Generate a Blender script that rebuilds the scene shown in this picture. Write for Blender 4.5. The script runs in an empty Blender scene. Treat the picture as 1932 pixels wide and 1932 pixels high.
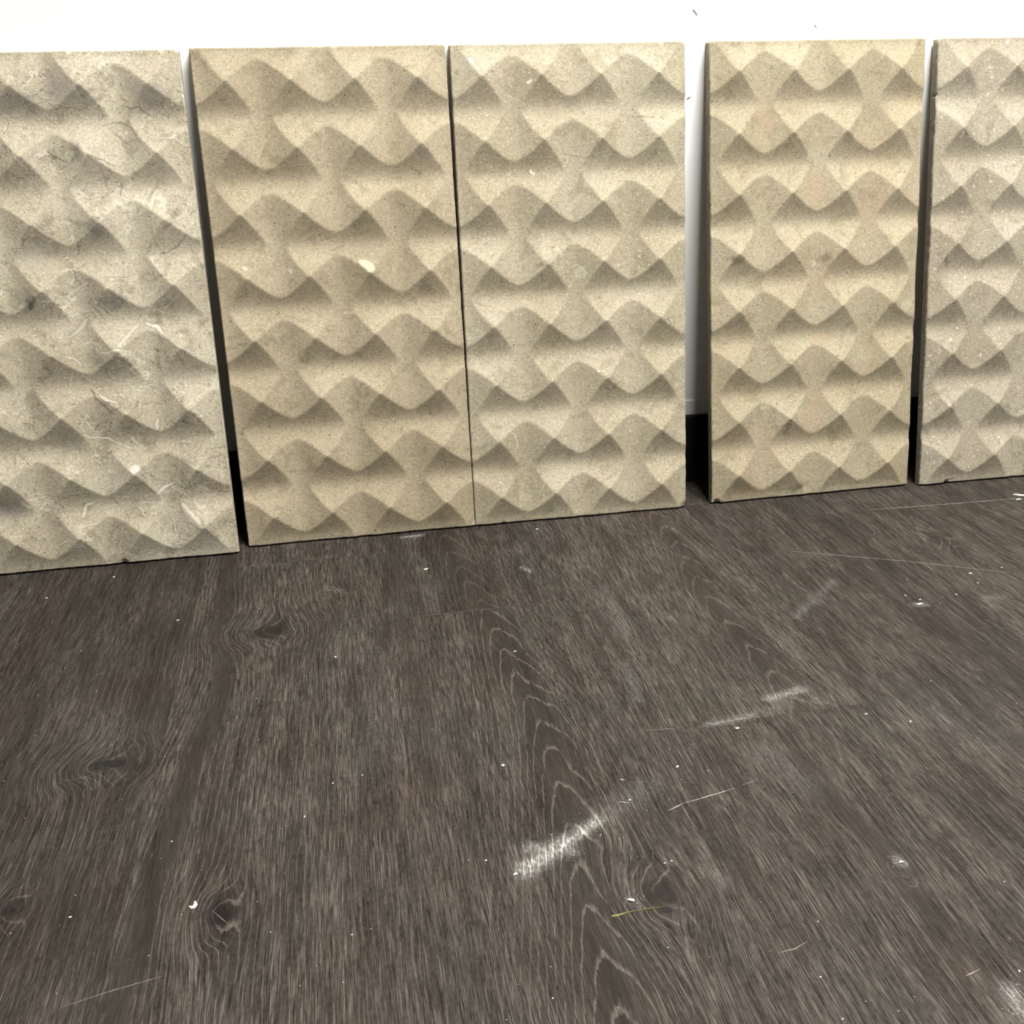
import bpy, bmesh, math, random
import numpy as np
from mathutils import Matrix, Vector

# ------------------------------------------------------------------ camera, world, light, exposure
SC = bpy.context.scene
COL = SC.collection
FPX, CX, CD, CH = 1822.85, 0.061626, 1.297586, 0.518607      # focal length in pixels of the 1932 frame, camera place
PITCH, YAW, ROLL = 0.393329, 0.174532, -0.025798
f = np.array([math.sin(YAW)*math.cos(PITCH), math.cos(YAW)*math.cos(PITCH), -math.sin(PITCH)])
r = np.cross(f, [0, 0, 1.]); r /= np.linalg.norm(r); u = np.cross(r, f)
r, u = math.cos(ROLL)*r+math.sin(ROLL)*u, -math.sin(ROLL)*r+math.cos(ROLL)*u
CAM = np.array([CX, -CD, CH])
cd = bpy.data.cameras.new('camera'); cam = bpy.data.objects.new('camera', cd); COL.objects.link(cam)
cd.sensor_width = 36; cd.sensor_fit = 'HORIZONTAL'; cd.lens = FPX/1932*36; cd.clip_start = .02
cam.matrix_world = Matrix(((r[0], u[0], -f[0], CAM[0]), (r[1], u[1], -f[1], CAM[1]), (r[2], u[2], -f[2], CAM[2]), (0, 0, 0, 1)))
SC.camera = cam

w = bpy.data.worlds.new('world'); SC.world = w; w.use_nodes = True
bg = w.node_tree.nodes['Background']; bg.inputs[0].default_value = (1, .985, .96, 1); bg.inputs[1].default_value = .11

def ceiling_panel(loc, sx, sy, energy):
    l = bpy.data.lights.new('ceiling_panel_light', 'AREA'); l.shape = 'RECTANGLE'; l.size = sx; l.size_y = sy; l.energy = energy
    l.color = (1, .985, .955)
    o = bpy.data.objects.new('ceiling_panel_light', l); COL.objects.link(o); o.location = loc
ceiling_panel((.95, -1.0, 2.85), 1.2, .6, 245)
vs = SC.view_settings; vs.view_transform = 'Standard'; vs.look = 'None'; vs.gamma = 1; vs.use_curve_mapping = False
vs.exposure = 0.0

def ray(px, py): return f+(px-966)/FPX*r-(py-966)/FPX*u
def fl(px, py):                       # pixel -> floor point (x, y)
    d = ray(px, py); t = -CH/d[2]; return CAM[0]+t*d[0], CAM[1]+t*d[1]
def on_wall(px, py):
    d = ray(px, py); t = CD/d[1]; return CAM[0]+t*d[0], CAM[2]+t*d[2]

# ------------------------------------------------------------------ helpers
def tag(o, label=None, cat=None, group=None, kind=None):
    if label: o['label'] = label
    if cat: o['category'] = cat
    if group: o['group'] = group
    if kind: o['kind'] = kind
    return o
def mesh_np(name, co, quads, smooth=None, tris=None):
    """mesh from numpy arrays, fast"""
    me = bpy.data.meshes.new(name)
    co = np.ascontiguousarray(co, dtype=np.float32); quads = np.ascontiguousarray(quads, dtype=np.int32)
    me.vertices.add(len(co)); me.vertices.foreach_set('co', co.ravel())
    n = len(quads); me.loops.add(n*4); me.polygons.add(n)
    me.loops.foreach_set('vertex_index', quads.ravel())
    me.polygons.foreach_set('loop_start', np.arange(0, n*4, 4, dtype=np.int32))
    if smooth is not None: me.polygons.foreach_set('use_smooth', np.ascontiguousarray(smooth, dtype=bool))
    me.update(calc_edges=True); me.validate()
    return me
def link(name, me, mat=None, parent=None):
    o = bpy.data.objects.new(name, me); COL.objects.link(o)
    if mat: me.materials.append(mat)
    if parent: o.parent = parent
    return o
def box_mesh(name, x0, x1, y0, y1, z0, z1, bev=0):
    bm = bmesh.new(); bmesh.ops.create_cube(bm, size=1)
    for v in bm.verts: v.co = ((x0+x1)/2+v.co.x*(x1-x0), (y0+y1)/2+v.co.y*(y1-y0), (z0+z1)/2+v.co.z*(z1-z0))
    if bev: bmesh.ops.bevel(bm, geom=bm.edges[:], offset=bev, segments=2, affect='EDGES')
    me = bpy.data.meshes.new(name); bm.to_mesh(me); bm.free(); return me
def waves(x, y, seed, lx, ly, n=7):
    """smooth pseudo random field in about -1..1"""
    g = np.random.default_rng(seed); out = 0*x
    for i in range(n):
        a, b = g.normal(0, .8, 2); out = out+np.sin(2*math.pi*(a*x/lx+b*y/ly)+g.uniform(0, 6.28))
    return out/math.sqrt(n)

class NT:
    """small helper to write shader maths as code"""
    def __init__(s, name):
        s.mat = bpy.data.materials.new(name); s.mat.use_nodes = True; s.t = s.mat.node_tree; s.n = s.t.nodes; s.l = s.t.links
        s.bsdf = s.n['Principled BSDF']
    def put(s, sock, v):
        if hasattr(v, 'is_linked') or isinstance(v, bpy.types.NodeSocket): s.l.new(v, sock)
        elif isinstance(v, (tuple, list)):
            sock.default_value = tuple(v)+(1,) if len(v) == 3 and len(sock.default_value) == 4 else tuple(v)
        else: sock.default_value = v
    def m(s, op, *a, clamp=False):
        n = s.n.new('ShaderNodeMath'); n.operation = op; n.use_clamp = clamp
        for i, v in enumerate(a): s.put(n.inputs[i], v)
        return n.outputs[0]
    def add(s, *a):
        o = a[0]
        for b in a[1:]: o = s.m('ADD', o, b)
        return o
    def mul(s, *a):
        o = a[0]
        for b in a[1:]: o = s.m('MULTIPLY', o, b)
        return o
    def vm(s, op, a, b=None, scale=None):
        n = s.n.new('ShaderNodeVectorMath'); n.operation = op; s.put(n.inputs[0], a)
        if b is not None: s.put(n.inputs[1], b)
        if scale is not None: s.put(n.inputs['Scale'], scale)
        return n.outputs['Value'] if op in ('LENGTH', 'DOT_PRODUCT', 'DISTANCE') else n.outputs[0]
    def rng(s, v, a, b, c=0., d=1., smooth=True):
        n = s.n.new('ShaderNodeMapRange'); n.interpolation_type = 'SMOOTHSTEP' if smooth else 'LINEAR'
        for i, q in enumerate((v, a, b, c, d)): s.put(n.inputs[i], q)
        return n.outputs[0]
    def noise(s, vec, scale, detail=2, rough=.5, dist=0, dims='3D', color=False):
        n = s.n.new('ShaderNodeTexNoise'); n.noise_dimensions = dims; s.put(n.inputs['Vector'], vec)
        n.inputs['Scale'].default_value = scale; n.inputs['Detail'].default_value = detail
        n.inputs['Roughness'].default_value = rough; n.inputs['Distortion'].default_value = dist
        return n.outputs['Color'] if color else n.outputs['Fac']
    def voro(s, vec, scale, feature='F1', rand=1.):
        n = s.n.new('ShaderNodeTexVoronoi'); n.feature = feature; n.inputs['Scale'].default_value = scale
        n.inputs['Randomness'].default_value = rand; s.put(n.inputs['Vector'], vec)
        return n
    def comb(s, x, y, z=0.):
        n = s.n.new('ShaderNodeCombineXYZ')
        for i, v in enumerate((x, y, z)): s.put(n.inputs[i], v)
        return n.outputs[0]
    def sep(s, v):
        n = s.n.new('ShaderNodeSeparateXYZ'); s.put(n.inputs[0], v); return n.outputs
    def mix(s, fac, a, b, mode='MIX'):
        n = s.n.new('ShaderNodeMix'); n.data_type = 'RGBA'; n.blend_type = mode
        s.put(n.inputs[0], fac); s.put(n.inputs[6], a); s.put(n.inputs[7], b); return n.outputs[2]
    def objco(s):
        return s.n.new('ShaderNodeTexCoord').outputs['Object']
    def segdist(s, p, a, b):
        ba = (b[0]-a[0], b[1]-a[1], 0.); l2 = ba[0]**2+ba[1]**2+1e-12
        pa = s.vm('SUBTRACT', p, (a[0], a[1], 0.))
        h = s.m('DIVIDE', s.vm('DOT_PRODUCT', pa, ba), l2, clamp=True)
        return s.vm('DISTANCE', pa, s.vm('SCALE', ba, scale=h))
    def stroke(s, p, pts, width):
        d = None
        for a, b in zip(pts[:-1], pts[1:]):
            e = s.segdist(p, a, b); d = e if d is None else s.m('MINIMUM', d, e)
        return s.rng(d, width*.5, width*.5+.0005, 1., 0.)
    def blob(s, p, c, ru, rv, rot=0., soft=.5):
        n = s.n.new('ShaderNodeMapping'); n.vector_type = 'POINT'
        s.put(n.inputs['Vector'], s.vm('SUBTRACT', p, (c[0], c[1], 0.)))
        n.inputs['Rotation'].default_value = (0, 0, -rot)
        d = s.vm('LENGTH', s.vm('MULTIPLY', n.outputs[0], (1/ru, 1/rv, 0.)))
        return s.rng(d, 1-soft, 1+soft*.3, 1., 0.)
    def finish(s, color, rough, bump=None, strength=.3, distance=.001, spec=.3):
        s.put(s.bsdf.inputs['Base Color'], color); s.put(s.bsdf.inputs['Roughness'], rough)
        s.put(s.bsdf.inputs['Specular IOR Level'], spec)
        if bump is not None:
            b = s.n.new('ShaderNodeBump'); b.inputs['Strength'].default_value = strength; b.inputs['Distance'].default_value = distance
            s.put(b.inputs['Height'], bump); s.l.new(b.outputs[0], s.bsdf.inputs['Normal'])
        return s.mat

# ------------------------------------------------------------------ the wall and its skirting
def wall_material():
    t = NT('white_wall_paint'); p = t.objco(); x, y, z = t.sep(p)
    q = t.comb(x, z)
    c = t.mix(t.noise(p, 3, 3), (.90, .90, .885), (.93, .93, .92))
    for pts, wd in ((((1308, 20), (1312, 24), (1314, 28)), .0018), (((1297, 187), (1301, 184)), .0018), (((1537, 48), (1540, 52)), .0010)):
        c = t.mix(t.mul(t.stroke(q, [on_wall(*a) for a in pts], wd), .8), c, (.05, .05, .05))
    return t.finish(c, .75, t.noise(p, 260, 3), .08, .001)
X0, X1 = -2.063, 2.882
wall = link('wall_back', box_mesh('wall_back', X0, X1, 0, .12, -.03, 2.7), wall_material())
tag(wall, 'plain white painted wall behind the leaning stone panels', 'wall', kind='structure')
t = NT('black_skirting_paint'); p = t.objco()
skm = t.finish(t.mix(t.noise(p, 40, 4), (.010, .009, .008), (.016, .014, .013)), .6, t.noise(p, 300), .1, spec=.04)
sk = link('baseboard_back', box_mesh('baseboard_back', X0, X1, -.012, 0, 0.0005, .100, .0015), skm)
tag(sk, 'black skirting board along the foot of the white wall', 'baseboard', kind='structure')
t = NT('white_bead_paint'); p = t.objco()
wbm = t.finish(t.mix(t.noise(p, 30), (.86, .86, .85), (.9, .9, .89)), .6)
tr = link('trim_1', box_mesh('trim_1', X0, X1, -.0012, 0, .1005, .122, .0003), wbm)
tag(tr, 'narrow white strip on the wall above the black skirting', 'trim', kind='structure')

# ------------------------------------------------------------------ the floor: dark oak-look planks
def smooth_axis(pts):
    pts = sorted((b*1000, a*1000) for a, b in pts)          # (y, x) in mm
    ys = np.linspace(-2300, 100, 1201); xs = np.interp(ys, [p[0] for p in pts], [p[1] for p in pts])
    k = np.ones(31)/31
    for _ in range(3): xs = np.convolve(np.pad(xs, 15, mode='edge'), k, mode='valid')
    return lambda y: np.interp(y, ys, xs)
def P(*pix): return [fl(*a) for a in pix]
def mm(px, py): a = fl(px, py); return a[0]*1000, a[1]*1000

W_PL = 215.; E0 = 87.                                         # plank width and one seam, mm
AX = {
 'P0': smooth_axis(P((432, 1040), (425, 1150), (420, 1250), (413, 1310), (390, 1380), (362, 1450), (332, 1550), (292, 1650), (255, 1760), (225, 1900))),
 'P1': smooth_axis(P((845, 1040), (925, 1165), (975, 1280), (1009, 1331), (1027, 1386), (1043, 1447), (1066, 1520), (1085, 1590), (1105, 1675), (1115, 1725), (1135, 1810), (1150, 1900))),
 'P2f': smooth_axis(P((1260, 1000), (1320, 1100), (1347, 1145), (1415, 1215), (1490, 1310))),
 'P2n': smooth_axis(P((1500, 1420), (1540, 1470), (1620, 1550), (1700, 1630), (1760, 1720), (1820, 1830))),
}
# (pixel, half width across, half length along in mm, strength)
KNOTS = {
 -1: [((205, 1442), 34, 20, .9), ((22, 1715), 12, 16, 1.)],
 0: [((505, 1192), 34, 27, .9), ((412, 1725), 15, 24, 1.), ((740, 1428), 13, 13, .25), ((735, 1503), 13, 10, .25)],
 1: [((1240, 1690), 23, 32, 1.)],
 2: [((1702, 1640), 5, 12, .8)],
 3: [],
 4: [((1765, 1015), 22, 26, .6)],
}
DUST = [  # px0, px1, half width mm, strength
 ((990, 1640), (1070, 1588), 13, 1.0), ((1060, 1592), (1130, 1548), 9, .9), ((1130, 1548), (1230, 1480), 16, .30),
 ((1000, 1600), (1080, 1605), 10, .6),
 ((1450, 1318), (1515, 1300), 9, .55), ((1335, 1368), (1420, 1350), 6, .41), ((1455, 1340), (1480, 1325), 14, .35),
 ((1500, 1165), (1575, 1095), 10, .38), ((1130, 1110), (1180, 1190), 14, .25), ((1180, 1250), (1205, 1320), 9, .40),
 ((760, 1014), (795, 1010), 5, .7), ((985, 1070), (1000, 1078), 4, .7), ((1020, 995), (980, 1040), 9, .15),
 ((1725, 1141), (1745, 1140), 5, .8), ((1860, 1130), (1890, 1125), 9, .35), ((1905, 1870), (1932, 1910), 12, .55),
 ((1330, 1640), (1365, 1665), 10, .40), ((1690, 1620), (1705, 1630), 6, .41), ((1200, 1700), (1190, 1690), 6, .3),
 ((620, 1108), (650, 1118), 6, .3), ((1270, 1000), (1250, 985), 8, .25), ((1440, 1420), (1520, 1470), 22, .22),
 ((700, 1250), (760, 1400), 40, .10), ((230, 1380), (160, 1330), 40, .14), ((1750, 1350), (1850, 1400), 50, .12),
]
DUST = [(mm(*a), mm(*b), h, s) for a, b, h, s in DUST]

def fields(k, x, y):
    """x, y in mm. Fibre coordinate, ring coordinate, dark heartwood mask, dust mask, ring line strength"""
    s0 = k*W_PL+E0-W_PL                                        # left seam of plank column k (0 = the one left of E0)
    wob = 2.5*waves(x, y, 250+k, 120, 160)
    G = x+2.2*waves(x, y, 50+k, 260, 900)+.8*waves(x, y, 150+k, 70, 260)
    xr = x+wob*.6; kn = []
    for (px, rx, ry, st) in KNOTS.get(k, []):                  # the grain parts around every knot
        kx, ky = mm(*px); dx, dy = x-kx+wob*.5, y-ky+waves(x, y, 7, 30, 30)*2.5
        d2 = (dx/rx)**2+(dy/ry)**2; g = np.exp(-d2*.5); G = G-dx*.9*g*st; xr = xr-dx*.85*g*st; kn.append((d2, dx, st))
    dark = 0*x; ls = .40+.25*waves(x, y, 350+k, 160, 600)
    more = lambda a_, o_, p_: np.maximum(a_-o_, 0)/p_           # ring lines crowd together away from the heart
    if k == 0:
        s = xr-AX['P0'](y); a = np.abs(s)
        R = y/130+np.where(s > 0, more(a, 9, 5.6), more(a, 9, 4.6))
        dark = .84*np.exp(-(s/14)**4)+.75*np.exp(-((x+68)/15)**2)*np.exp(-((y+640)/75)**2)
        ls = (np.where(s < 0, 1.3, .95)*np.exp(-(a/130)**2)+.15)*np.clip((a-7)/5, 0, 1)
    elif k == 1:
        far = y > -341
        s = xr-AX['P1'](y); a = np.abs(s)
        arm = np.where(s < 0, 4.4*(np.sqrt(s*s+12)-3.5), .022*s*s+1.7*(np.sqrt(s*s+12)-3.5))
        R = (y+arm+3*wob)/46+np.where(s < 0, more(a, 14, 13), more(a, 24, 11))+np.where(far, .37, 0)
        dark = .85*np.exp(-(s/24)**2)+.55*np.exp(-((x-108)/10)**4)*(y > -640)
        ls = 1.1*np.exp(-(s/70)**2)*np.where(far, .4, 1)+.15
    elif k == 2:
        if y.mean() > -604:
            s = xr-AX['P2f'](y); a = np.abs(s)
            arm = np.where(s < 0, 4.0*(np.sqrt(s*s+36)-6), 2.2*(np.sqrt(s*s+30)-5.5))
            R = (y+arm+3*wob)/52+more(a, 14, 11); dark = .8*np.exp(-(s/17)**2); ls = .55*np.exp(-((s-20)/60)**2)+.2
        else:
            s = xr-AX['P2n'](y)
            R = more(np.abs(s), 8, 6.5)+y/420; dark = .85*np.exp(-(s/10)**2)*np.exp(-((y+770)/120)**4)
    elif k == 3:
        s = xr-675; R = s/9+y/900; dark = .55*np.exp(-(s/22)**2)
    elif k == 4:
        s = xr-800; R = (y+7*np.abs(s))/60
        dark = .6*np.clip(waves(x, y, 77, 60, 90), 0, 1)*np.exp(-((y+270)/90)**2)
    elif k == -1:
        s = xr+150; R = s/7+y/500; dark = np.clip(.35+.3*waves(x, y, 9, 90, 240), 0, .8)
    else:
        s = xr-(s0+W_PL*(.3+.4*random.Random(k).random()))+wob
        R = (y+6*(np.sqrt(s*s+60)-8))/60; dark = .7*np.exp(-(s/18)**2)
    for d2, dx, st in kn:
        R = R+3.2*st*np.exp(-d2*.8); ls = (ls+.5*st*np.exp(-d2*.6))*(1-.8*np.exp(-d2*6))
        if st > .4: dark = dark-.45*st*np.exp(-((np.sqrt(d2)-1.2)/.3)**2); dark = np.maximum(dark, np.clip(st*1.7*np.exp(-d2*2.2), 0, 1))
        else: dark = dark-.6*np.exp(-d2)
    dust = 0*x
    for (a, b, h, st) in DUST:
        ba = np.array(b)-np.array(a); tt = np.clip(((x-a[0])*ba[0]+(y-a[1])*ba[1])/(ba@ba), 0, 1)
        d = np.hypot(x-a[0]-tt*ba[0], y-a[1]-tt*ba[1]); h = h*(.62 if st > .3 else .9); dust = np.maximum(dust, (st if st > .4 else st*.42)*np.exp(-(d/h)**2*1.4))
    return G, R, np.clip(dark, 0, 1), dust, np.clip(ls, 0, 1.3)

def floor_material():
    t = NT('dark_oak_floor'); n = t.n
    a1 = n.new('ShaderNodeAttribute'); a1.attribute_name = 'fibre'; G, Y, R = t.sep(a1.outputs['Vector'])
    a2 = n.new('ShaderNodeAttribute'); a2.attribute_name = 'masks'; dark, dust, ls = t.sep(a2.outputs['Vector'])
    # units here are mm
    n_w = t.noise(t.comb(t.mul(G, .11), t.mul(Y, .035)), 1, 3, dims='2D')
    n_f = t.noise(t.comb(t.mul(G, .9), t.mul(Y, .12)), 1, 2, dims='2D')
    tt = t.add(R, t.mul(t.add(n_w, -.5), .45), t.mul(t.add(n_f, -.5), .16))
    fr = t.m('FRACT', tt)
    line = t.mul(t.rng(fr, .0, .05), t.rng(fr, .06, .22, 1., 0.))
    brk = t.noise(t.comb(t.mul(G, .25), t.mul(Y, .06), 3.), 1, 3)
    line = t.mul(line, t.rng(brk, .30, .52), ls)
    # fibres and pores that follow the board
    f1 = t.noise(t.comb(t.mul(G, .42), t.mul(Y, .016), 1.), 1, 3, .6)
    f2 = t.noise(t.comb(t.mul(G, 1.5), t.mul(Y, .040), 5.), 1, 4, .62)
    f3 = t.noise(t.comb(t.mul(G, .05), t.mul(Y, .008), 9.), 1, 3)
    mott = t.noise(t.comb(t.mul(G, .35), t.mul(Y, .22), 2.), 1, 4, .65)
    fib = t.mul(t.rng(f2, .50, .61), t.rng(f3, .34, .62, .30, 1.))
    broad = t.rng(f1, .50, .70)
    pore = t.mul(t.rng(f2, .46, .36), t.rng(f3, .32, .6, .25, 1.))
    # long thin grain lines: level lines of a stretched noise
    f4 = t.noise(t.comb(t.mul(G, .62), t.mul(Y, .0085), 7.), 1, 2, .5)
    gl = t.mul(t.rng(t.m('ABSOLUTE', t.add(f4, -.5)), .012, .042, 1., 0.), t.rng(brk, .34, .54), t.rng(f3, .34, .56, .45, 1.))
    gd = t.rng(t.m('ABSOLUTE', t.add(f4, -.57)), .010, .035, 1., 0.)
    keep = t.m('SUBTRACT', 1., t.mul(dark, .86))
    k = t.add(t.mul(fib, keep, .40), t.mul(gl, keep, .40), t.mul(gd, keep, -.16), t.mul(broad, keep, .16), t.mul(line, .46), t.mul(t.add(mott, -.5), keep, .55), t.mul(t.add(f3, -.5), .35), .17)
    k = t.m('SUBTRACT', k, t.mul(dark, .05))
    col = t.mix(t.m('MAXIMUM', t.m('MINIMUM', k, 1.), 0.), (.0105, .0080, .0060), (.103, .088, .074))
    tint = t.noise(t.comb(t.mul(G, .012), t.mul(Y, .010), 4.), 1, 3)
    col = t.mix(t.rng(tint, .45, .7), col, t.mix(1., col, (.97, 1.0, .985), 'MULTIPLY'))
    col = t.mix(t.rng(tint, .52, .3), col, t.mix(1., col, (1.03, .97, .95), 'MULTIPLY'))
    col = t.mix(t.rng(dark, .85, 1.0), col, t.mix(1., col, (.66, .68, .69), 'MULTIPLY'))        # knots
    oi = t.n.new('ShaderNodeObjectInfo'); col = t.mix(1., col, oi.outputs['Color'], 'MULTIPLY')   # every board has its own tone
    col = t.mix(t.mul(pore, keep, .7), col, (.006, .0045, .0035))
    # stone dust caught in the grain
    dn = t.noise(t.comb(t.mul(G, .5), t.mul(Y, .18), 8.), 1, 4, .7)
    dm = t.mul(dust, t.add(.22, t.mul(t.rng(dn, .42, .66), .75), t.mul(line, .9), t.mul(fib, .35)))
    col = t.mix(t.m('MINIMUM', t.mul(dm, .62), .9), col, (.50, .48, .44))
    h = t.add(t.mul(line, .25), t.mul(pore, -1.), t.mul(fib, .35), t.mul(mott, .3))
    rough = t.add(.58, t.mul(t.add(mott, -.5), .25), t.mul(dust, .2))
    return t.finish(col, rough, h, .35, .0005, spec=.08)
FLM = floor_material()
t = NT('screed'); p = t.objco(); scm = t.finish(t.mix(t.noise(p, 20, 4), (.02, .018, .016), (.04, .036, .032)), .9)
floor = link('floor', box_mesh('floor', X0, X1, -2.26, 0, -.03, -.0081), scm)
tag(floor, 'dark brown oak-look plank floor with pale grain and stone dust', 'floor', kind='structure')

def plank(k, ya, yb):
    """one board of column k from ya (near) to yb (far), mm; the top is a grid that carries the grain coordinates"""
    xa = k*W_PL+E0-W_PL; xb = xa+W_PL; g = .06
    fine = -2 <= k <= 5
    nx, ny = (54, max(4, int((yb-ya)/5))) if fine else (14, max(4, int((yb-ya)/25)))
    xs = np.concatenate([[xa+g], np.linspace(xa+.3, xb-.3, nx), [xb-g]]); ys = np.concatenate([[ya+g], np.linspace(ya+.3, yb-.3, ny), [yb-g]])
    Xg, Yg = np.meshgrid(xs, ys); nX, nY = len(xs), len(ys)
    Z = np.zeros_like(Xg); Z[0] = Z[-1] = -.10; Z[:, 0] = Z[:, -1] = -.10
    G, R, dk, du, ls = fields(k, Xg, Yg)
    top = np.stack([Xg, Yg, Z], -1).reshape(-1, 3)
    idx = np.arange(nX*nY).reshape(nY, nX)
    q = np.stack([idx[:-1, :-1], idx[:-1, 1:], idx[1:, 1:], idx[1:, :-1]], -1).reshape(-1, 4)
    loop = np.concatenate([idx[0, :-1], idx[:-1, -1], idx[-1, :0:-1], idx[:0:-1, 0]])
    low = top[loop].copy(); low[:, 2] = -8.; n0 = len(top); m = len(loop); li = np.arange(m)
    side = np.stack([loop, n0+li, n0+(li+1) % m, np.roll(loop, -1)], -1)
    co = np.concatenate([top, low]); o = np.array([(xa+xb)/2, (ya+yb)/2, 0])
    me = mesh_np('plank', (co-o)/1000, np.concatenate([q, side]))
    rnd = random.Random(k*31+int(ya)); off = rnd.random()*900
    def attr(name, a, b, c):
        v = np.stack([a.ravel(), b.ravel(), c.ravel()], -1); v = np.concatenate([v, v[loop]])
        at = me.attributes.new(name, 'FLOAT_VECTOR', 'POINT'); at.data.foreach_set('vector', np.ascontiguousarray(v, dtype=np.float32).ravel())
    attr('fibre', G+off, Yg+off*3, R+off*.13); attr('masks', dk, du, ls)
    ob = link('plank', me, FLM, floor); ob.location = o/1000
    tone = {(-1, 0): .86, (0, 1): .96, (1, 0): .90, (2, 0): 1.12, (2, 1): .98, (3, 0): .93, (4, 0): .92, (4, 1): 1.02}.get((k, int(yb < -1)), .9+.2*rnd.random()); ob.color = (tone, tone, tone, 1)
JOINTS = {-1: -1050, 0: -161, 1: -341, 2: -604, 3: -1120, 4: -183, 5: -760, -2: -420, -3: -900, 6: -300, 7: -1000, -4: -250}
for k in range(-9, 14):
    j = JOINTS.get(k, -200-(k*377) % 1000); cuts = [0]
    while cuts[-1] > -2260: cuts.append(j if len(cuts) == 1 else cuts[-1]-1210)
    cuts[-1] = -2260
    for b, a in zip(cuts[:-1], cuts[1:]): plank(k, a, b)

# ------------------------------------------------------------------ the carved stone panels
LEAN, WT, HT, TH, TGAP = 0.161139, 0.298725, 0.6, .0115, .0135
PANELS = [[-0.38793, 0.00324, -0.00822, 0.00821, 0.00018, 1e-05], [-0.07785, -0.00096, -0.00557, -0.00769, 0.00059, -0.00018],
          [0.2209, -0.00111, -0.01382, -0.00396, -0.00597, -0.00167], [0.55739, -0.00172, 0.00272, -0.00145, 0.00146, 0.00173],
          [0.87303, 0.00054, -0.00722, 0.00489, 0.00166, 0.0]]
def frame(i):
    x, db, yw, dl, sh, dw = PANELS[i]; L = LEAN+dl; b = HT*math.sin(L)+TGAP+db
    e = np.array([math.cos(yw), math.sin(yw), 0]); nn = np.array([-math.sin(yw), math.cos(yw), 0])
    up = math.cos(L)*np.array([0, 0, 1.])+math.sin(L)*nn
    return np.array([x, -b, TH*math.sin(L)+.0001]), e, up, np.cross(e, up), sh, WT+dw
def tl(i, px, py):                    # pixel -> panel coordinates (across, up) in metres
    o, e, up, nz, sh, wd = frame(i); d = ray(px, py); tt = ((o-CAM)@nz)/(d@nz); p = CAM+tt*d-o
    return float(p@e), float(p@up)

DEPTH, WEAVE, ROUND = .0092, .114, .31
def relief(uu, vv, wd):
    """height of the carved pattern: crossing scooped troughs, woven over and under; uu, vv in metres from the lower left"""
    cx = uu/wd*4; cy = (HT-vv)/HT*8                            # cell coordinates; crossings at whole numbers
    tx = 2*(cx-np.round(cx)); ty = 2*(cy-np.round(cy))         # -1..1 about the trough lines
    wv = np.cos(math.pi*cx)*np.cos(math.pi*cy)*-1              # +1 / -1 at alternate crossings
    prof = lambda q: (np.sqrt(q*q+ROUND*ROUND)-ROUND)/(math.sqrt(1+ROUND*ROUND)-ROUND)
    fy = prof(ty)-WEAVE*wv-.02; gx = prof(tx)+WEAVE*wv+.02
    k = .05; h = np.clip(.5+.5*(gx-fy)/k, 0, 1)
    return DEPTH*(gx*(1-h)+fy*h-k*h*(1-h)+WEAVE+.02)
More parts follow.
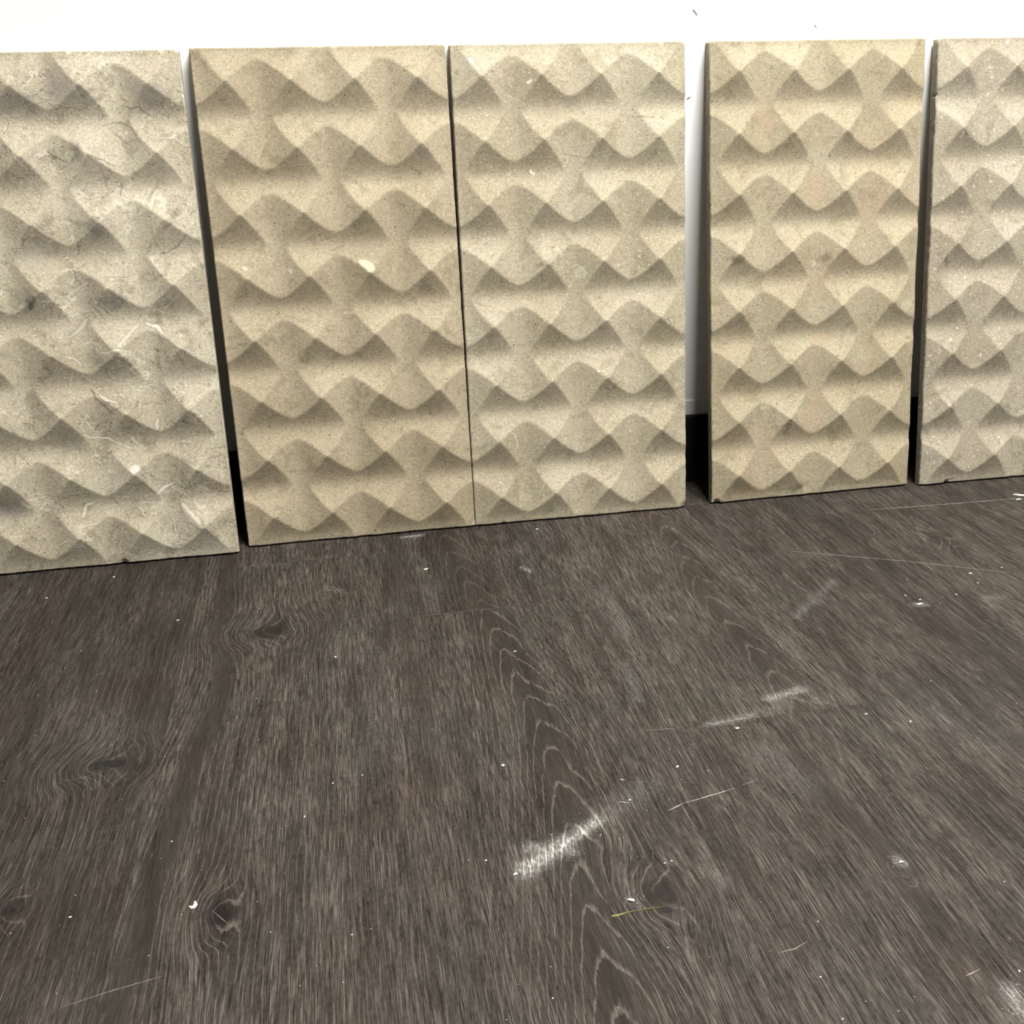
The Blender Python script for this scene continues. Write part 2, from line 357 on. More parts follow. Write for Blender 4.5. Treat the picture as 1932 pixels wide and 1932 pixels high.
def marks(i, U, V, pale, darkc, strokes, blobs):
    """fossils and stains of one panel as colour and coverage for every vertex"""
    wx, wy = waves(U, V, 11+i, .02, .02)*.0012+waves(U, V, 61+i, .006, .006)*.0004, waves(U, V, 31+i, .02, .02)*.0012+waves(U, V, 81+i, .006, .006)*.0004
    rgb = np.zeros(U.shape+(3,)); al = np.zeros(U.shape)
    us, vs_ = U[U.shape[0]//2], V[:, U.shape[1]//2]
    def over(m, c, iv=slice(None), iu=slice(None)):
        na = m+al[iv, iu]*(1-m); k = np.where(na > 1e-6, m/np.maximum(na, 1e-6), 0)
        rgb[iv, iu] = rgb[iv, iu]*(1-k[..., None])+np.array(c)*k[..., None]; al[iv, iu] = na
    g = random.Random(300+i); extra = []
    for _ in range((150, 45, 70, 45, 95)[i]):                       # the many small curled shells
        big = i == 0; ln = g.uniform(.006, .030) if big else g.uniform(.0015, .009)
        u0, v0 = g.uniform(0, .3), g.uniform(0, .6)
        if big and g.random() < .45: u0, v0 = g.uniform(.12, .3), g.uniform(0, .30)
        a0 = g.uniform(0, 6.28); cv = g.uniform(-1.6, 1.6); pts = [(u0, v0)]
        for j in range(5): a0 += cv/5; pts.append((pts[-1][0]+math.cos(a0)*ln/5, pts[-1][1]+math.sin(a0)*ln/5))
        lite = g.random() < (.5 if big else .72)
        extra.append((pts, (g.uniform(.0007, .0022) if lite else g.uniform(.0004, .0010)) if big else g.uniform(.0005, .0013), g.uniform(.25, .6), lite))
    strokes = extra+list(strokes)
    def ss(d, a, b): t_ = np.clip((d-a)/(b-a), 0, 1); return 1-t_*t_*(3-2*t_)
    for (pix, ru, rv, rot, c, st, soft) in blobs:
        cu, cv = tl(i, *pix); sc = 2.5 if soft > .6 else 1.
        dx, dy = U+wx*sc-cu, V+wy*sc-cv; a, b = dx*math.cos(rot)+dy*math.sin(rot), -dx*math.sin(rot)+dy*math.cos(rot)
        over(st*ss(np.hypot(a/ru, b/rv), 1-soft, 1+soft*.3), c)
    for (pts, wd, st, li) in strokes:
        pt = [a if a[0] < 1 else tl(i, *a) for a in pts]; pa = np.array(pt); mg = wd+.006
        iu = slice(max(0, np.searchsorted(us, pa[:, 0].min()-mg)), np.searchsorted(us, pa[:, 0].max()+mg)+1)
        iv = slice(max(0, np.searchsorted(vs_, pa[:, 1].min()-mg)), np.searchsorted(vs_, pa[:, 1].max()+mg)+1)
        x, y = (U+wx*.8)[iv, iu], (V+wy*.8)[iv, iu]
        if x.size == 0: continue
        d = np.full(x.shape, 9.); N = len(pt)-1
        for j, (a, b) in enumerate(zip(pt[:-1], pt[1:])):
            bx, by = b[0]-a[0], b[1]-a[1]; h = np.clip(((x-a[0])*bx+(y-a[1])*by)/(bx*bx+by*by+1e-12), 0, 1)
            tp = .45+.55*np.sin(math.pi*np.clip((j+h)/N, .02, .98))                 # strokes taper to both ends
            d = np.minimum(d, np.hypot(x-a[0]-h*bx, y-a[1]-h*by)/tp)
        if li: over(.35*st*ss(d, wd*.7, wd*1.1+.0006), np.array(darkc)*.6, iv, iu)
        over(st*ss(d, wd*.30, wd*.5+.0006), pale if li else np.array(darkc)*.42, iv, iu)
    return rgb, al
def panel_mesh(i, chips, sp):
    o, e, up, nz, sh, wd = frame(i); rng = np.random.default_rng(40+i)
    nu, nv = (330, 660) if i == 0 else (240, 480); ch = .0011
    us = np.concatenate([[0], np.linspace(ch, wd-ch, nu), [wd]]); vv = np.concatenate([[0], np.linspace(ch, HT-ch, nv), [HT]])
    U, V = np.meshgrid(us, vv); Z = relief(U, V, wd)-.0006; nX, nY = len(us), len(vv)
    U, V = U.copy(), V.copy()
    def rough(n, a): 
        z = rng.normal(0, 1, n); z = np.convolve(z, np.hanning(13)/np.hanning(13).sum()*1.8, 'same'); return np.abs(z)*a
    Z[0] -= .0003+rough(nX, .0003); Z[-1] -= .0008+rough(nX, .0004); Z[:, 0] -= .0008+rough(nY, .0004); Z[:, -1] -= .0008+rough(nY, .0004)
    V[0] += rough(nX, .00022); V[-1] -= rough(nX, .0003); U[:, 0] += rough(nY, .00022); U[:, -1] -= rough(nY, .00022)
    for (cu, cv, rad, dep) in chips:                            # broken corners and nicks
        d = np.hypot(U-cu, V-cv); m = np.clip(1-d/rad, 0, 1)*(.7+.6*rng.random(U.shape)); m = np.clip(m, 0, 1); Z = Z-dep*m**.7
        du, dv = wd/2-cu, HT/2-cv
        if abs(cv-HT) < .004: V[-1] -= dep*.9*m[-1]
        if abs(cv) < .004: V[0] += dep*.7*m[0]
        if abs(cu) < .004: U[:, 0] += dep*.6*m[:, 0]
        if abs(cu-wd) < .004: U[:, -1] -= dep*.6*m[:, -1]
    top = np.stack([U-sh*V, V, Z], -1).reshape(-1, 3); idx = np.arange(nX*nY).reshape(nY, nX)
    q = np.stack([idx[:-1, :-1], idx[:-1, 1:], idx[1:, 1:], idx[1:, :-1]], -1).reshape(-1, 4)
    loop = np.concatenate([idx[0, :-1], idx[:-1, -1], idx[-1, :0:-1], idx[:0:-1, 0]])
    low = np.stack([np.meshgrid(us, vv)[0]-sh*V, np.meshgrid(us, vv)[1], Z], -1).reshape(-1, 3)[loop]; low[:, 2] = -TH; n0 = len(top); m = len(loop); li = np.arange(m)
    side = np.stack([loop, n0+li, n0+(li+1) % m, np.roll(loop, -1)], -1)
    # back: one strip of quads between the left and right halves of the lower loop, kept simple with a fan to a centre line
    c0 = n0+m; cen = np.array([[wd/2-sh*HT/2, HT/2, -TH]])
    co = np.concatenate([top, low, cen])
    fan = np.stack([n0+(li+1)[::2] % m, n0+li[::2], n0+(li-1)[::2] % m, np.full(len(li[::2]), c0)], -1)
    qs = np.concatenate([q, side, fan]); sm = np.zeros(len(qs), bool); sm[:len(q)] = True
    me = mesh_np('relief_panel', co, qs, sm)
    pale, darkc = pale_of(sp['light']), sp['darkc']
    rgb, al = marks(i, U, V, pale, darkc, sp['strokes'], sp['blobs'])
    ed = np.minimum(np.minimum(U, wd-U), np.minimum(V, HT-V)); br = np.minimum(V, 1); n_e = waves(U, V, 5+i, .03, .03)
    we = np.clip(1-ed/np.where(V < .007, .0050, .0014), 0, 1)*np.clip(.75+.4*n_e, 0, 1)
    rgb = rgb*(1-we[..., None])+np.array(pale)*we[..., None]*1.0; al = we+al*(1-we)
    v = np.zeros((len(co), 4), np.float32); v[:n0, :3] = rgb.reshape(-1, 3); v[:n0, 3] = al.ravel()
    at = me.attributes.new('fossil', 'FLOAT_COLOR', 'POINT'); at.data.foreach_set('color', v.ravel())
    return me
def pale_of(light): return (min(light[0]*1.42, .85), min(light[1]*1.46, .8), min(light[2]*1.62, .7))

def stone_material(i, base, light, darkc, pinkish, specks, veins, **_):
    t = NT('carved_limestone'); p = t.objco(); x, y, z = t.sep(p)
    pp = t.vm('ADD', p, (i*3.7, i*1.3, i*.7))
    wn = t.noise(pp, 55, 3, color=True)
    wv = t.vm('SCALE', t.vm('SUBTRACT', wn, (.5, .5, .5)), scale=1.)
    n1 = t.noise(pp, 7, 4, .55, .6); n2 = t.noise(pp, 38, 4, .6, .8); n3 = t.noise(pp, 260, 3, .65); n4 = t.noise(pp, 800, 2, .6)
    col = t.mix(t.rng(n1, .35, .68), base, light)
    col = t.mix(t.mul(t.rng(n2, .50, .70), .55), col, darkc)
    if pinkish: col = t.mix(t.mul(t.rng(t.noise(t.vm('ADD', pp, (9, 4, 2)), 11, 3), .48, .68), pinkish), col, (.40, .295, .195))
    g = t.add(t.mul(t.add(n3, -.5), .85), t.mul(t.add(n4, -.5), 1.2), 1.)
    col = t.mix(1., col, t.comb(g, g, g), 'MULTIPLY')
    # sawing and milling lines that run across the panel
    saw = t.noise(t.comb(t.mul(x, 14.), t.mul(y, 900.), float(i)), 1, 3, .6); sm = t.mul(t.rng(saw, .56, .72), t.rng(n2, .40, .60, 1., 0.))
    col = t.mix(t.mul(sm, .22), col, darkc)
    # small pale shell crumbs, stretched and turned by the warp, and dark pits
    pw = t.vm('ADD', pp, t.vm('SCALE', wv, scale=.02))
    v1 = t.voro(pw, 105); r1 = t.sep(v1.outputs['Color'])[0]
    s1 = t.rng(t.m('SUBTRACT', v1.outputs['Distance'], t.mul(r1, .17*specks)), -.02, .035, 1., 0.)
    s1 = t.mul(s1, t.rng(r1, .60, .75))
    v2 = t.voro(t.vm('ADD', pw, (5, 5, 5)), 330); r2 = t.sep(v2.outputs['Color'])[0]
    s2 = t.mul(t.rng(v2.outputs['Distance'], .16, .36, 1., 0.), t.rng(r2, .62, .80))
    v3 = t.voro(t.vm('ADD', pw, (2, 8, 1)), 270); r3 = t.sep(v3.outputs['Color'])[1]
    s3 = t.mul(t.rng(v3.outputs['Distance'], .10, .27, 1., 0.), t.rng(r3, .62, .80))
    pale = pale_of(light)
    col = t.mix(t.mul(s2, .78*specks), col, pale); col = t.mix(t.mul(s1, .62*specks), col, pale)
    col = t.mix(t.mul(s3, .75), col, (darkc[0]*.45, darkc[1]*.45, darkc[2]*.45))
    # thin curled outlines of shells
    vn = t.noise(t.vm('ADD', pp, (1, 6, 3)), 34 if veins > .5 else 60, 3, .5, 1.6)
    ve = t.m('ABSOLUTE', t.add(vn, -.5)); ln = t.mul(t.rng(ve, .004, .016, 1., 0.), t.rng(t.noise(pp, 23, 2), .50, .62))
    col = t.mix(t.mul(ln, .55*veins), col, (darkc[0]*.5, darkc[1]*.5, darkc[2]*.5))
    vn2 = t.noise(t.vm('ADD', pp, (7, 2, 5)), 26, 2, .5, 2.2)
    ln2 = t.mul(t.rng(t.m('ABSOLUTE', t.add(vn2, -.5)), .010, .030, 1., 0.), t.rng(t.noise(t.vm('ADD', pp, (3, 3, 3)), 17, 2), .52, .64))
    col = t.mix(t.mul(ln2, .55*veins), col, pale)
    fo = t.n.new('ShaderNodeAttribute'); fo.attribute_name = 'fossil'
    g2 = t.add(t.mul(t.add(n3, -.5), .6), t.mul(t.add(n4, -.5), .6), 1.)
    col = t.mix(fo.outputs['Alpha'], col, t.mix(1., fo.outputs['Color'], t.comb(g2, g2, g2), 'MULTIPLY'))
    h = t.add(t.mul(n3, .6), t.mul(n4, .5), t.mul(s1, .5), t.mul(s3, -1.2), t.mul(sm, -.4), t.mul(ln, -.5))
    return t.finish(col, .72, h, .30, .0006, spec=.25)

L_, D_ = True, False
GREYP = (.215, .190, .170)
strokes1 = [(((152, 821), (204, 828), (256, 849)), .0022, .85, L_), (((275, 609), (296, 617), (312, 630)), .0042, .8, L_), (((324, 644), (349, 658), (383, 668)), .0030, .4, L_),
 (((263, 613), (240, 635), (221, 656)), .0050, .45, L_), (((193, 666), (218, 662), (252, 662)), .0026, .6, L_), (((156, 974), (165, 954), (182, 946)), .0032, .7, L_),
 (((230, 946), (235, 937), (250, 936)), .0020, .7, L_), (((298, 933), (310, 918), (331, 907)), .0026, .85, L_), (((249, 943), (268, 962), (282, 976)), .0026, .5, L_),
 (((347, 951), (363, 974), (380, 990)), .0110, .55, L_), (((327, 976), (331, 999), (338, 1016)), .0026, .55, L_), (((115, 1027), (137, 1011)), .0022, .5, L_),
 (((134, 637), (157, 613), (165, 602)), .0036, .5, L_), (((187, 739), (200, 752), (222, 760)), .0030, .6, L_), (((299, 790), (299, 812)), .0050, .6, L_),
 (((196, 236), (225, 232), (246, 239), (268, 272)), .0016, .5, D_), (((205, 242), (230, 262), (250, 276)), .0016, .4, D_), (((238, 203), (263, 204), (282, 217)), .0012, .9, D_),
 (((90, 288), (110, 298), (128, 306)), .0012, .7, D_), (((178, 296), (200, 304), (214, 314)), .0014, .7, D_), (((228, 345), (231, 355), (226, 372)), .0022, .5, D_),
 (((350, 790), (347, 797), (357, 797)), .0014, .95, D_), (((170, 732), (185, 752), (215, 778)), .0018, .7, D_), (((330, 662), (345, 680), (352, 692)), .0016, .5, D_),
 (((45, 465), (48, 452), (60, 445)), .0018, .5, D_), (((305, 385), (318, 425)), .0012, .5, L_), (((10, 322), (50, 340)), .0009, .6, D_), (((280, 478), (285, 462)), .0020, .4, D_),
 (((300, 480), (335, 465), (355, 440)), .0014, .5, D_), (((180, 572), (200, 585), (215, 598)), .0009, .6, D_), (((175, 578), (190, 592), (200, 605)), .0009, .6, D_)]
blobs1 = [((256, 882), .0070, .0056, .2, (.66, .63, .54), .85, .35), ((110, 165), .020, .026, .3, GREYP, .5, .9), ((40, 195), .030, .018, 0, (.16, .14, .13), .55, .9),
 ((160, 185), .018, .014, 0, GREYP, .5, .9), ((285, 185), .030, .018, -.3, GREYP, .55, .9), ((148, 290), .010, .018, .2, (.13, .12, .11), .6, .8), ((185, 435), .022, .018, -.5, (.15, .135, .12), .6, .9),
 ((65, 573), .007, .007, 0, (.09, .08, .07), .8, .7), ((215, 570), .020, .012, -.4, (.15, .135, .13), .6, .9), ((350, 790), .012, .010, 0, GREYP, .6, .9),
 ((20, 960), .022, .024, 0, GREYP, .55, .9), ((190, 680), .030, .012, -.4, (.2, .18, .14), .45, .9), ((130, 830), .022, .016, .3, (.2, .18, .14), .45, .9),
 ((330, 400), .012, .008, 0, (.15, .12, .08), .5, .8), ((280, 1010), .016, .020, 0, (.56, .52, .40), .35, .9), ((70, 480), .030, .02, .3, (.48, .44, .35), .35, .9)]
blobs2 = [((691, 500), .0125, .0048, -.75, (.60, .56, .40), .75, .25), ((803, 540), .010, .012, 0, (.17, .14, .09), .45, .9), ((640, 675), .018, .004, -.3, (.20, .17, .10), .35, .9),
 ((798, 290), .014, .010, 0, (.24, .22, .19), .4, .9), ((790, 160), .018, .010, 0, (.24, .22, .19), .4, .9), ((463, 508), .004, .003, 0, (.65, .6, .46), .7, .3), ((548, 512), .003, .004, 0, (.65, .6, .46), .7, .3),
 ((510, 645), .030, .006, .15, (.18, .15, .09), .4, .9), ((455, 650), .008, .003, .4, (.13, .11, .07), .5, .8), ((660, 590), .008, .003, 0, (.6, .56, .42), .5, .6)]
strokes2 = [(((607, 228), (611, 250), (608, 275)), .0022, .5, L_), (((752, 790), (753, 800)), .0022, .8, L_), (((742, 788), (743, 790)), .0025, .8, L_), (((615, 452), (622, 447)), .0010, .7, D_)]
blobs3 = [((1091, 515), .009, .009, 0, (.62, .58, .44), .30, .5), ((992, 156), .0020, .0036, -.5, (.72, .68, .55), .9, .3), ((998, 326), .0022, .0050, .3, (.72, .68, .55), .9, .3),
 ((883, 115), .0040, .0026, -.5, (.66, .62, .5), .8, .3), ((1125, 698), .0030, .0026, 0, (.72, .68, .55), .9, .3), ((1100, 245), .012, .02, 0, (.30, .27, .18), .4, .9), ((970, 830), .010, .010, 0, (.34, .31, .23), .4, .6),
 ((1070, 190), .014, .008, 0, (.27, .24, .2), .4, .9), ((1013, 982), .0022, .0022, 0, (.55, .52, .42), .7, .3)]
strokes3 = [(((1076, 505), (1085, 500), (1096, 506), (1103, 517), (1103, 530)), .0022, .85, L_), (((1082, 517), (1092, 520), (1088, 526)), .0016, .6, L_), (((940, 818), (958, 812), (970, 818), (976, 835), (972, 850)), .0020, .8, L_),
 (((1010, 262), (1020, 268)), .0010, .7, D_), (((1180, 218), (1200, 222), (1215, 220), (1245, 225)), .0009, .6, D_), (((1060, 290), (1100, 298), (1130, 292)), .0008, .5, D_), (((1160, 340), (1190, 345)), .0008, .6, D_), (((900, 576), (925, 576), (930, 583)), .0009, .4, D_)]
PK = (.385, .285, .190)
blobs4 = [((1440, 225), .018, .05, 0, PK, .45, .9), ((1540, 355), .022, .026, .3, PK, .6, .9), ((1645, 400), .03, .04, .3, PK, .5, .9), ((1550, 540), .020, .02, 0, PK, .35, .9), ((1545, 640), .02, .03, 0, PK, .35, .9),
 ((1540, 760), .02, .04, 0, PK, .4, .9), ((1640, 690), .016, .016, 0, PK, .4, .9), ((1450, 835), .016, .02, 0, PK, .3, .9), ((1555, 488), .010, .010, 0, (.15, .125, .075), .65, .8), ((1388, 490), .014, .009, -.4, (.13, .105, .065), .65, .8),
 ((1482, 808), .008, .012, 0, (.14, .12, .08), .7, .9), ((1500, 922), .018, .010, .4, (.13, .11, .075), .65, .9), ((1395, 915), .020, .014, 0, (.17, .145, .085), .5, .9), ((1536, 498), .003, .003, 0, (.6, .56, .44), .7, .4),
 ((1708, 575), .013, .009, .6, (.50, .46, .34), .45, .7), ((1443, 770), .007, .004, 0, (.62, .58, .42), .35, .4), ((1352, 948), .008, .003, 0, (.10, .09, .06), .7, .6)]
strokes4 = [(((1437, 772), (1443, 767), (1450, 770), (1446, 775)), .0012, .7, L_), (((1698, 588), (1684, 605), (1678, 622)), .0016, .5, L_), (((1490, 507), (1496, 524), (1508, 530)), .0014, .7, L_), (((1650, 555), (1653, 549)), .0012, .8, L_),
 (((1564, 292), (1566, 296)), .0016, .9, D_), (((1395, 188), (1420, 178)), .0016, .4, L_), (((1500, 925), (1512, 915)), .0014, .8, D_)]
blobs5 = [((1832, 150), .012, .016, .4, (.30, .27, .22), .6, .6), ((1786, 496), .007, .007, 0, (.11, .10, .08), .7, .8), ((1925, 780), .012, .010, 0, (.5, .46, .36), .5, .7), ((1890, 850), .010, .02, .3, (.5, .46, .36), .45, .9)]
strokes5 = [(((1852, 438), (1864, 434), (1878, 431)), .0020, .8, L_), (((1784, 700), (1790, 688), (1798, 683)), .0014, .6, L_), (((1834, 345), (1840, 325), (1846, 316)), .0010, .5, D_), (((1874, 305), (1880, 318)), .0022, .7, L_),
 (((1917, 785), (1920, 772), (1932, 765)), .0012, .6, D_), (((1890, 845), (1893, 858)), .0040, .6, L_), (((1785, 905), (1800, 903)), .0016, .8, D_), (((1822, 178), (1838, 168)), .0014, .5, L_)]
def C(px, py, i): a = tl(i, px, py); return a
SPEC = [
 ('grey-beige carved stone panel full of curved shell fossils and grey stains', dict(base=(.385, .337, .240), light=(.495, .442, .330), darkc=(.19, .165, .115), pinkish=0, specks=.8, veins=1., strokes=strokes1, blobs=blobs1),
  [(130, 97, .006, .006), (235, 1060, .010, .004), (338, 95, .006, .005), (305, 93, .008, .003)]),
 ('even yellowish beige carved stone panel with one pale oval fossil', dict(base=(.345, .288, .190), light=(.405, .344, .234), darkc=(.225, .188, .112), pinkish=0, specks=.55, veins=.18, strokes=strokes2, blobs=blobs2),
  [(630, 88, .006, .002), (840, 84, .004, .002)]),
 ('pale speckled beige carved stone panel butted against the yellowish one', dict(base=(.355, .307, .208), light=(.418, .371, .265), darkc=(.235, .200, .128), pinkish=.12, specks=1., veins=.25, strokes=strokes3, blobs=blobs3),
  [(1247, 81, .006, .005), (1291, 80, .006, .004), (1291, 956, .014, .005), (950, 985, .006, .0015)]),
 ('beige carved stone panel with pinkish patches and dark stains near its foot', dict(base=(.330, .282, .184), light=(.388, .338, .230), darkc=(.225, .185, .112), pinkish=.30, specks=.75, veins=.2, strokes=strokes4, blobs=blobs4),
  [(1352, 949, .010, .005), (1339, 80, .005, .004), (1712, 640, .006, .003)]),
 ('coarse grey-beige carved stone panel peppered with small pale shell crumbs', dict(base=(.318, .276, .198), light=(.375, .332, .246), darkc=(.205, .175, .122), pinkish=.1, specks=1.35, veins=.3, strokes=strokes5, blobs=blobs5),
  [(1771, 73, .007, .005), (1785, 908, .008, .004), (1768, 180, .005, .003)]),
]
for i, (label, sp, chips) in enumerate(SPEC):
    o, e, up, nz, sh, wd = frame(i)
    ch = []
    for (px, py, rad, dep) in chips:
        a = list(tl(i, px, py)); a[0] += sh*a[1]
        if a[0] < .003: a[0] = 0
        if a[0] > wd-.003: a[0] = wd
        if a[1] < .012: a[1] = 0
        if a[1] > HT-.008: a[1] = HT
        ch.append((a[0], a[1], rad*.6, dep*.55))
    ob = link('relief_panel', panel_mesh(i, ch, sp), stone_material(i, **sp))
    ob.matrix_world = Matrix(((e[0], up[0], nz[0], o[0]), (e[1], up[1], nz[1], o[1]), (e[2], up[2], nz[2], o[2]), (0, 0, 0, 1)))
    tag(ob, label, 'stone panel', 'carved stone panels leaning on the wall')

# ------------------------------------------------------------------ stone chips and crumbs on the floor
t = NT('stone_crumb'); p = t.objco(); CRM = t.finish(t.mix(t.noise(p, 500, 3), (.62, .58, .48), (.80, .77, .68)), .8)
def chip_mesh(seed, size, long=1.4, flat=.45):
    g = random.Random(seed); bm = bmesh.new(); bmesh.ops.create_icosphere(bm, subdivisions=1, radius=1)
    for v in bm.verts: v.co = v.co*(.7+.55*g.random())
    for v in bm.verts: v.co = Vector((v.co.x*size*long/2, v.co.y*size/long/2*1.2, v.co.z*size*flat/2))
    zmin = min(v.co.z for v in bm.verts)
    for v in bm.verts: v.co.z -= zmin
    me = bpy.data.meshes.new('stone_chip'); bm.to_mesh(me); bm.free(); return me
def place_chip(px, py, size, rot, seed, long=1.4):
    x, y = fl(px, py); o = link('stone_chip', chip_mesh(seed, size*.78/1000, long), CRM); o.location = (x, y, .00005); o.rotation_euler.z = rot
    return o
CHIPS = 'scattered stone chips'
tag(place_chip(1190, 1700, 4.6, -.3, 2, 1.6), 'white stone chip caught in the round dark knot beside the straw', 'stone chip', CHIPS)
tag(place_chip(803, 1075, 5.4, .5, 3, 1.6), 'bright stone chip alone below the seam of two panels', 'stone chip', CHIPS)
tag(place_chip(1391, 1375, 4.2, .3, 4), 'pale stone chip just below the dusty end joint of a plank', 'stone chip', CHIPS)
tag(place_chip(1925, 936, 8.5, -.5, 5, 2.6), 'long white stone splinter at the foot of the grey-beige crumbly panel', 'stone chip', CHIPS)
tag(place_chip(1921, 944, 6.5, .15, 6, 2.4), 'thin pale stone splinter beside a longer white splinter', 'stone chip', CHIPS)
tag(place_chip(1735, 1141, 7.0, .05, 7, 2.2), 'flat white stone chip in a small patch of spilled dust', 'stone chip', CHIPS)
tag(place_chip(1700, 1627, 3.4, .2, 8), 'small white stone chip in the slim dark knot of a plank', 'stone chip', CHIPS)
for n_, (px, py, s, ro) in enumerate([(133, 1731, 2.2, .2), (633, 1240, 3.2, .6), (972, 1230, 3.0, .1), (1013, 999, 3.4, -.4), (1634, 1348, 2.6, .1), (1718, 1362, 2.8, 1.2), (1831, 1083, 4.0, -.2),
        (1804, 1122, 2.6, .4), (1845, 1100, 2.4, .3), (1708, 1124, 2.6, 0), (1736, 1132, 2.6, .2), (628, 1478, 1.8, .5), (575, 1541, 2.0, 1.2), (949, 1445, 3.6, .3), (1278, 1447, 3.0, .6),
        (917, 1624, 1.9, .2), (215, 1089, 2.6, .3), (336, 1171, 3.2, .3), (88, 1129, 3.2, .2), (664, 1764, 1.6, 0), (1174, 1472, 2.2, 0), (1188, 1510, 2.2, .5), (1267, 1625, 2.2, .2), (1254, 1629, 1.8, .4),
        (324, 1588, 1.5, .3), (1923, 1833, 2.4, 1.2), (1895, 1664, 1.4, 0), (1543, 1739, 1.4, 0), (1548, 1844, 1.6, .4), (1590, 1923, 1.6, .2), (1043, 1884, 1.5, .2), (973, 1650, 3.4, .5), (684, 1463, 1.6, .3), (1890, 1071, 2.2, .1)]):
    own = {(1013, 999): 'small stone crumb at the foot of the pale speckled panel', (633, 1240): 'stone crumb on plain straight grain below a sprinkle of white dust',
           (972, 1230): 'stone crumb sitting on the topmost arch of the arched grain', (1634, 1348): 'stone crumb beside a long seam just below a plank end',
           (973, 1650): 'stone crumb at the blunt end of the big white dust smear', (1831, 1083): 'small stone chip under the end of the long straight scratch',
           (1718, 1362): 'upright stone crumb on straight-grained plank beside the long seam', (949, 1445): 'smudged stone crumb next to the straight arm of the arched grain'}
    tag(place_chip(px, py, s, ro, 20+n_), own.get((px, py), 'tiny pale stone crumb lying loose on the dark plank floor'), 'stone chip', CHIPS)
def ribbon_mesh(name, pts, widths, h):
    bm = bmesh.new(); lo = []; 
    for k, (x, y) in enumerate(pts):
        a = pts[max(k-1, 0)]; b = pts[min(k+1, len(pts)-1)]; tx, ty = b[0]-a[0], b[1]-a[1]; l = math.hypot(tx, ty); nx, ny = -ty/l, tx/l; wd = widths[k]/2
        lo.append([bm.verts.new((x+nx*wd*s, y+ny*wd*s, z)) for s, z in ((-1, 0), (-.6, h), (.6, h), (1, 0))])
    for a, b in zip(lo[:-1], lo[1:]):
        for j in range(4): bm.faces.new((a[j], a[(j+1) % 4], b[(j+1) % 4], b[j]))
    bm.faces.new(lo[0]); bm.faces.new(lo[-1][::-1]); bmesh.ops.recalc_face_normals(bm, faces=bm.faces[:])
    me = bpy.data.meshes.new(name); bm.to_mesh(me); bm.free(); return me
# scratches and chalky lines in the surface of the boards: hair-thin parts of the floor
BASEC = np.array((.035, .028, .022)); SMAT = {}
for n_, (pts, wd, st, c) in enumerate((
    (((1495, 1040), (1700, 1058), (1905, 1080)), .0003, .75, (.62, .57, .50)),
    (((1640, 962), (1760, 953), (1925, 940)), .0004, .75, (.62, .57, .50)),
    (((1288, 1516), (1387, 1487)), .0004, .9, (.62, .57, .50)), (((1260, 1530), (1288, 1516)), .0012, .35, (.6, .55, .5)),
    (((1400, 1481), (1425, 1473)), .0002, .6, (.6, .55, .5)),
    (((119, 1899), (215, 1868), (308, 1841)), .0006, .42, (.40, .34, .28)),
    (((740, 1169), (850, 1156), (975, 1143)), .0004, .30, (.35, .3, .26)),
    (((460, 1070), (480, 1067), (521, 1061)), .0003, .35, (.4, .36, .3)),
    (((1295, 953), (1325, 949)), .0003, .35, (.45, .36, .3)),
    (((1215, 1378), (1290, 1373)), .0006, .35, (.4, .36, .3)),
    (((1340, 1366), (1420, 1353)), .0005, .5, (.6, .57, .52)),
    (((1168, 1512), (1190, 1515)), .0004, .8, (.7, .67, .6)), (((1275, 1478), (1283, 1493), (1288, 1486)), .0004, .3, (.6, .57, .5)),
    
    (((400, 1718), (420, 1735), (437, 1747)), .0003, .6, (.4, .36, .3)),
    (((1470, 1797), (1500, 1790), (1524, 1776)), .0010, .35, (.33, .28, .23)), (((1472, 1792), (1500, 1785), (1520, 1771)), .0006, .8, (.02, .015, .012)),
    (((1822, 1841), (1850, 1828)), .0006, .55, (.5, .45, .4)),
    (((1445, 1342), (1505, 1338)), .0006, .5, (.02, .016, .012)),
    (((120, 1474), (180, 1462)), .0004, .35, (.35, .32, .28)), (((180, 1275), (200, 1266)), .0010, .25, (.3, .28, .25)))):
    pl = P(*pts); g = random.Random(n_+70); dense = []
    for a, b in zip(pl[:-1], pl[1:]):
        m = max(2, int(math.hypot(b[0]-a[0], b[1]-a[1])/.004)); dense += [(a[0]+(b[0]-a[0])*k/m, a[1]+(b[1]-a[1])*k/m) for k in range(m)]
    dense.append(pl[-1]); N = len(dense)
    dense = [(x+g.gauss(0, .00012), y+g.gauss(0, .00012)) for x, y in dense]
    wds = [max(.00012, wd*(.45+.75*g.random())*min(1, .3+3*k/N, .3+3*(N-1-k)/N)) for k in range(N)]
    cc = BASEC*(1-st)+np.array(c)*st; key = tuple(np.round(cc, 3))
    if key not in SMAT:
        t = NT('scratch_mark'); p = t.objco(); SMAT[key] = t.finish(t.mix(t.noise(p, 400, 2), tuple(cc*.75), tuple(np.minimum(cc*1.2, 1))), .8)
    o0 = np.mean(dense, 0); ob = link('scratch', ribbon_mesh('scratch', [(a-o0[0], b-o0[1]) for a, b in dense], wds, .00006), SMAT[key], floor); ob.location = (o0[0], o0[1], .00003)
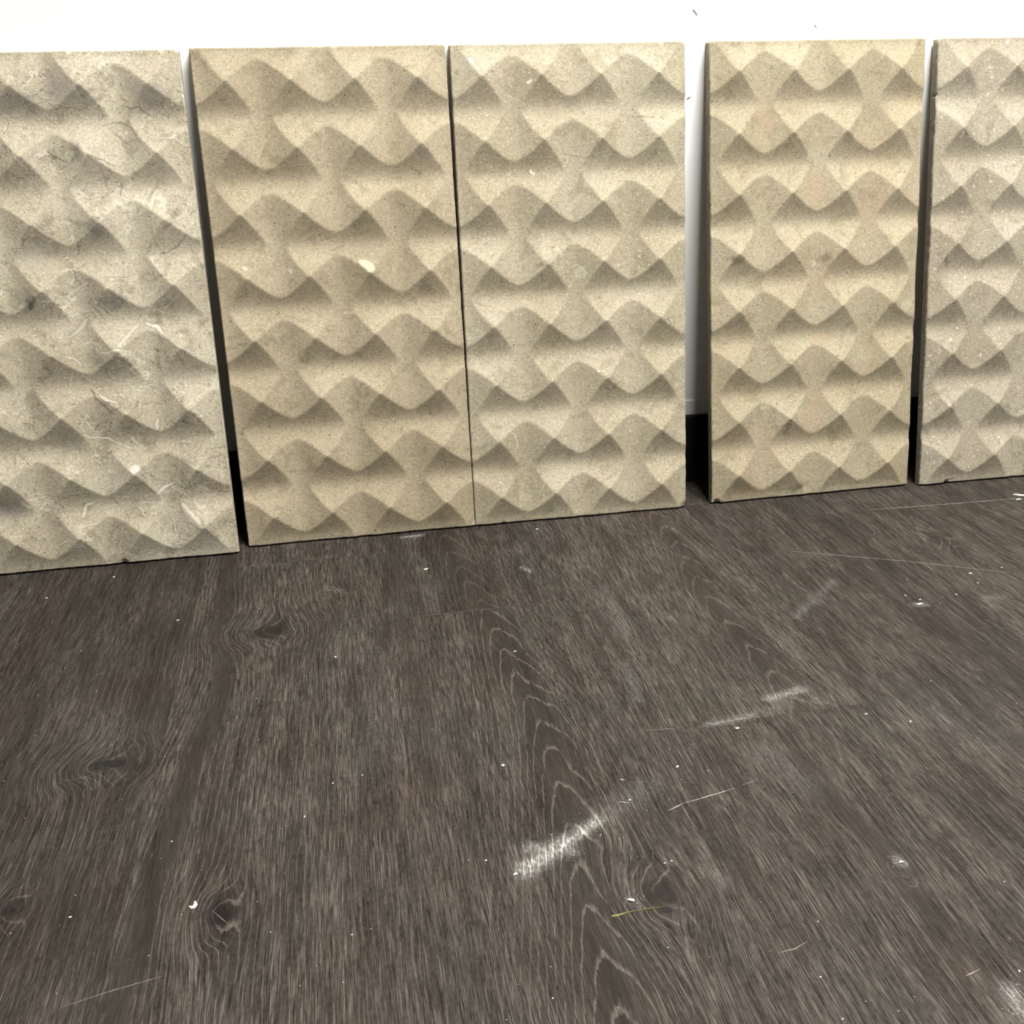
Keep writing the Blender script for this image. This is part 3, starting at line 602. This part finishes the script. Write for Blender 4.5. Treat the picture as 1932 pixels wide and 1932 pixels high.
# the curved flake by the dark knot
pts = P((356, 1711), (361, 1713), (366, 1711), (369, 1707), (368, 1702))
o0 = np.mean(pts, 0); me = ribbon_mesh('stone_flake', [(a-o0[0], b-o0[1]) for a, b in pts], [.0003, .0020, .0032, .0030, .0016], .0009)
ob = link('stone_flake', me, CRM); ob.location = (o0[0], o0[1], .00005)
tag(ob, 'crescent-shaped white stone flake beside a dark oval knot', 'stone flake')
t = NT('dry_straw'); p = t.objco(); STM = t.finish(t.mix(t.noise(p, 300, 3), (.13, .105, .035), (.22, .18, .07)), .7)
pts = P((1154, 1729), (1162, 1728), (1170, 1726), (1185, 1722), (1205, 1718), (1232, 1714), (1258, 1711))
o0 = np.mean(pts, 0); me = ribbon_mesh('straw', [(a-o0[0], b-o0[1]) for a, b in pts], [.0014, .0018, .0015, .0006, .0005, .0005, .0002], .0006)
ob = link('straw', me, STM); ob.location = (o0[0], o0[1], .00005)
tag(ob, 'thin yellowish bit of straw lying across a round dark knot', 'straw')
# dust grains, too many and too small to tell apart
g = random.Random(5); vco = []; fcs = []
def grain(x, y, s):
    b = len(vco); a = g.random()*6.28
    for k in range(3): vco.append((x+s*math.cos(a+2.1*k)*(.6+.5*g.random()), y+s*math.sin(a+2.1*k)*(.6+.5*g.random()), .00005))
    vco.append((x, y, s*.8)); fcs.extend([(b, b+1, b+3), (b+1, b+2, b+3), (b+2, b, b+3), (b+2, b+1, b)])
for _ in range(330):
    px, py = g.uniform(-60, 1990), g.uniform(1000, 1960)
    if py < 1110-px*.095: continue
    grain(*fl(px, py), .00022+.0005*g.random()**3)
for (px, py, rx, ry, n_) in ((630, 1112, 28, 14, 70), (1040, 1605, 55, 35, 150), (1110, 1560, 40, 22, 70), (1485, 1310, 45, 20, 90), (1390, 1358, 40, 12, 40), (1740, 1138, 35, 12, 40), (1020, 1262, 22, 14, 26), (1210, 990, 18, 8, 18),
        (1915, 1885, 30, 40, 70), (1200, 1695, 30, 20, 40), (780, 1013, 30, 8, 26), (1540, 1325, 30, 8, 24), (1870, 1125, 40, 14, 26), (1350, 1650, 35, 25, 30), (1240, 1500, 40, 30, 30), (1695, 1620, 14, 16, 18), (992, 1074, 10, 6, 14)):
    for _ in range(n_): grain(*fl(g.gauss(px, rx*.5), g.gauss(py, ry*.5)), .00016+.00035*g.random()**2)
me = bpy.data.meshes.new('stone_dust'); me.from_pydata(vco, [], fcs); me.update()
ob = link('stone_dust', me, CRM); tag(ob, 'fine white stone dust scattered over the dark planks', 'dust', kind='stuff')
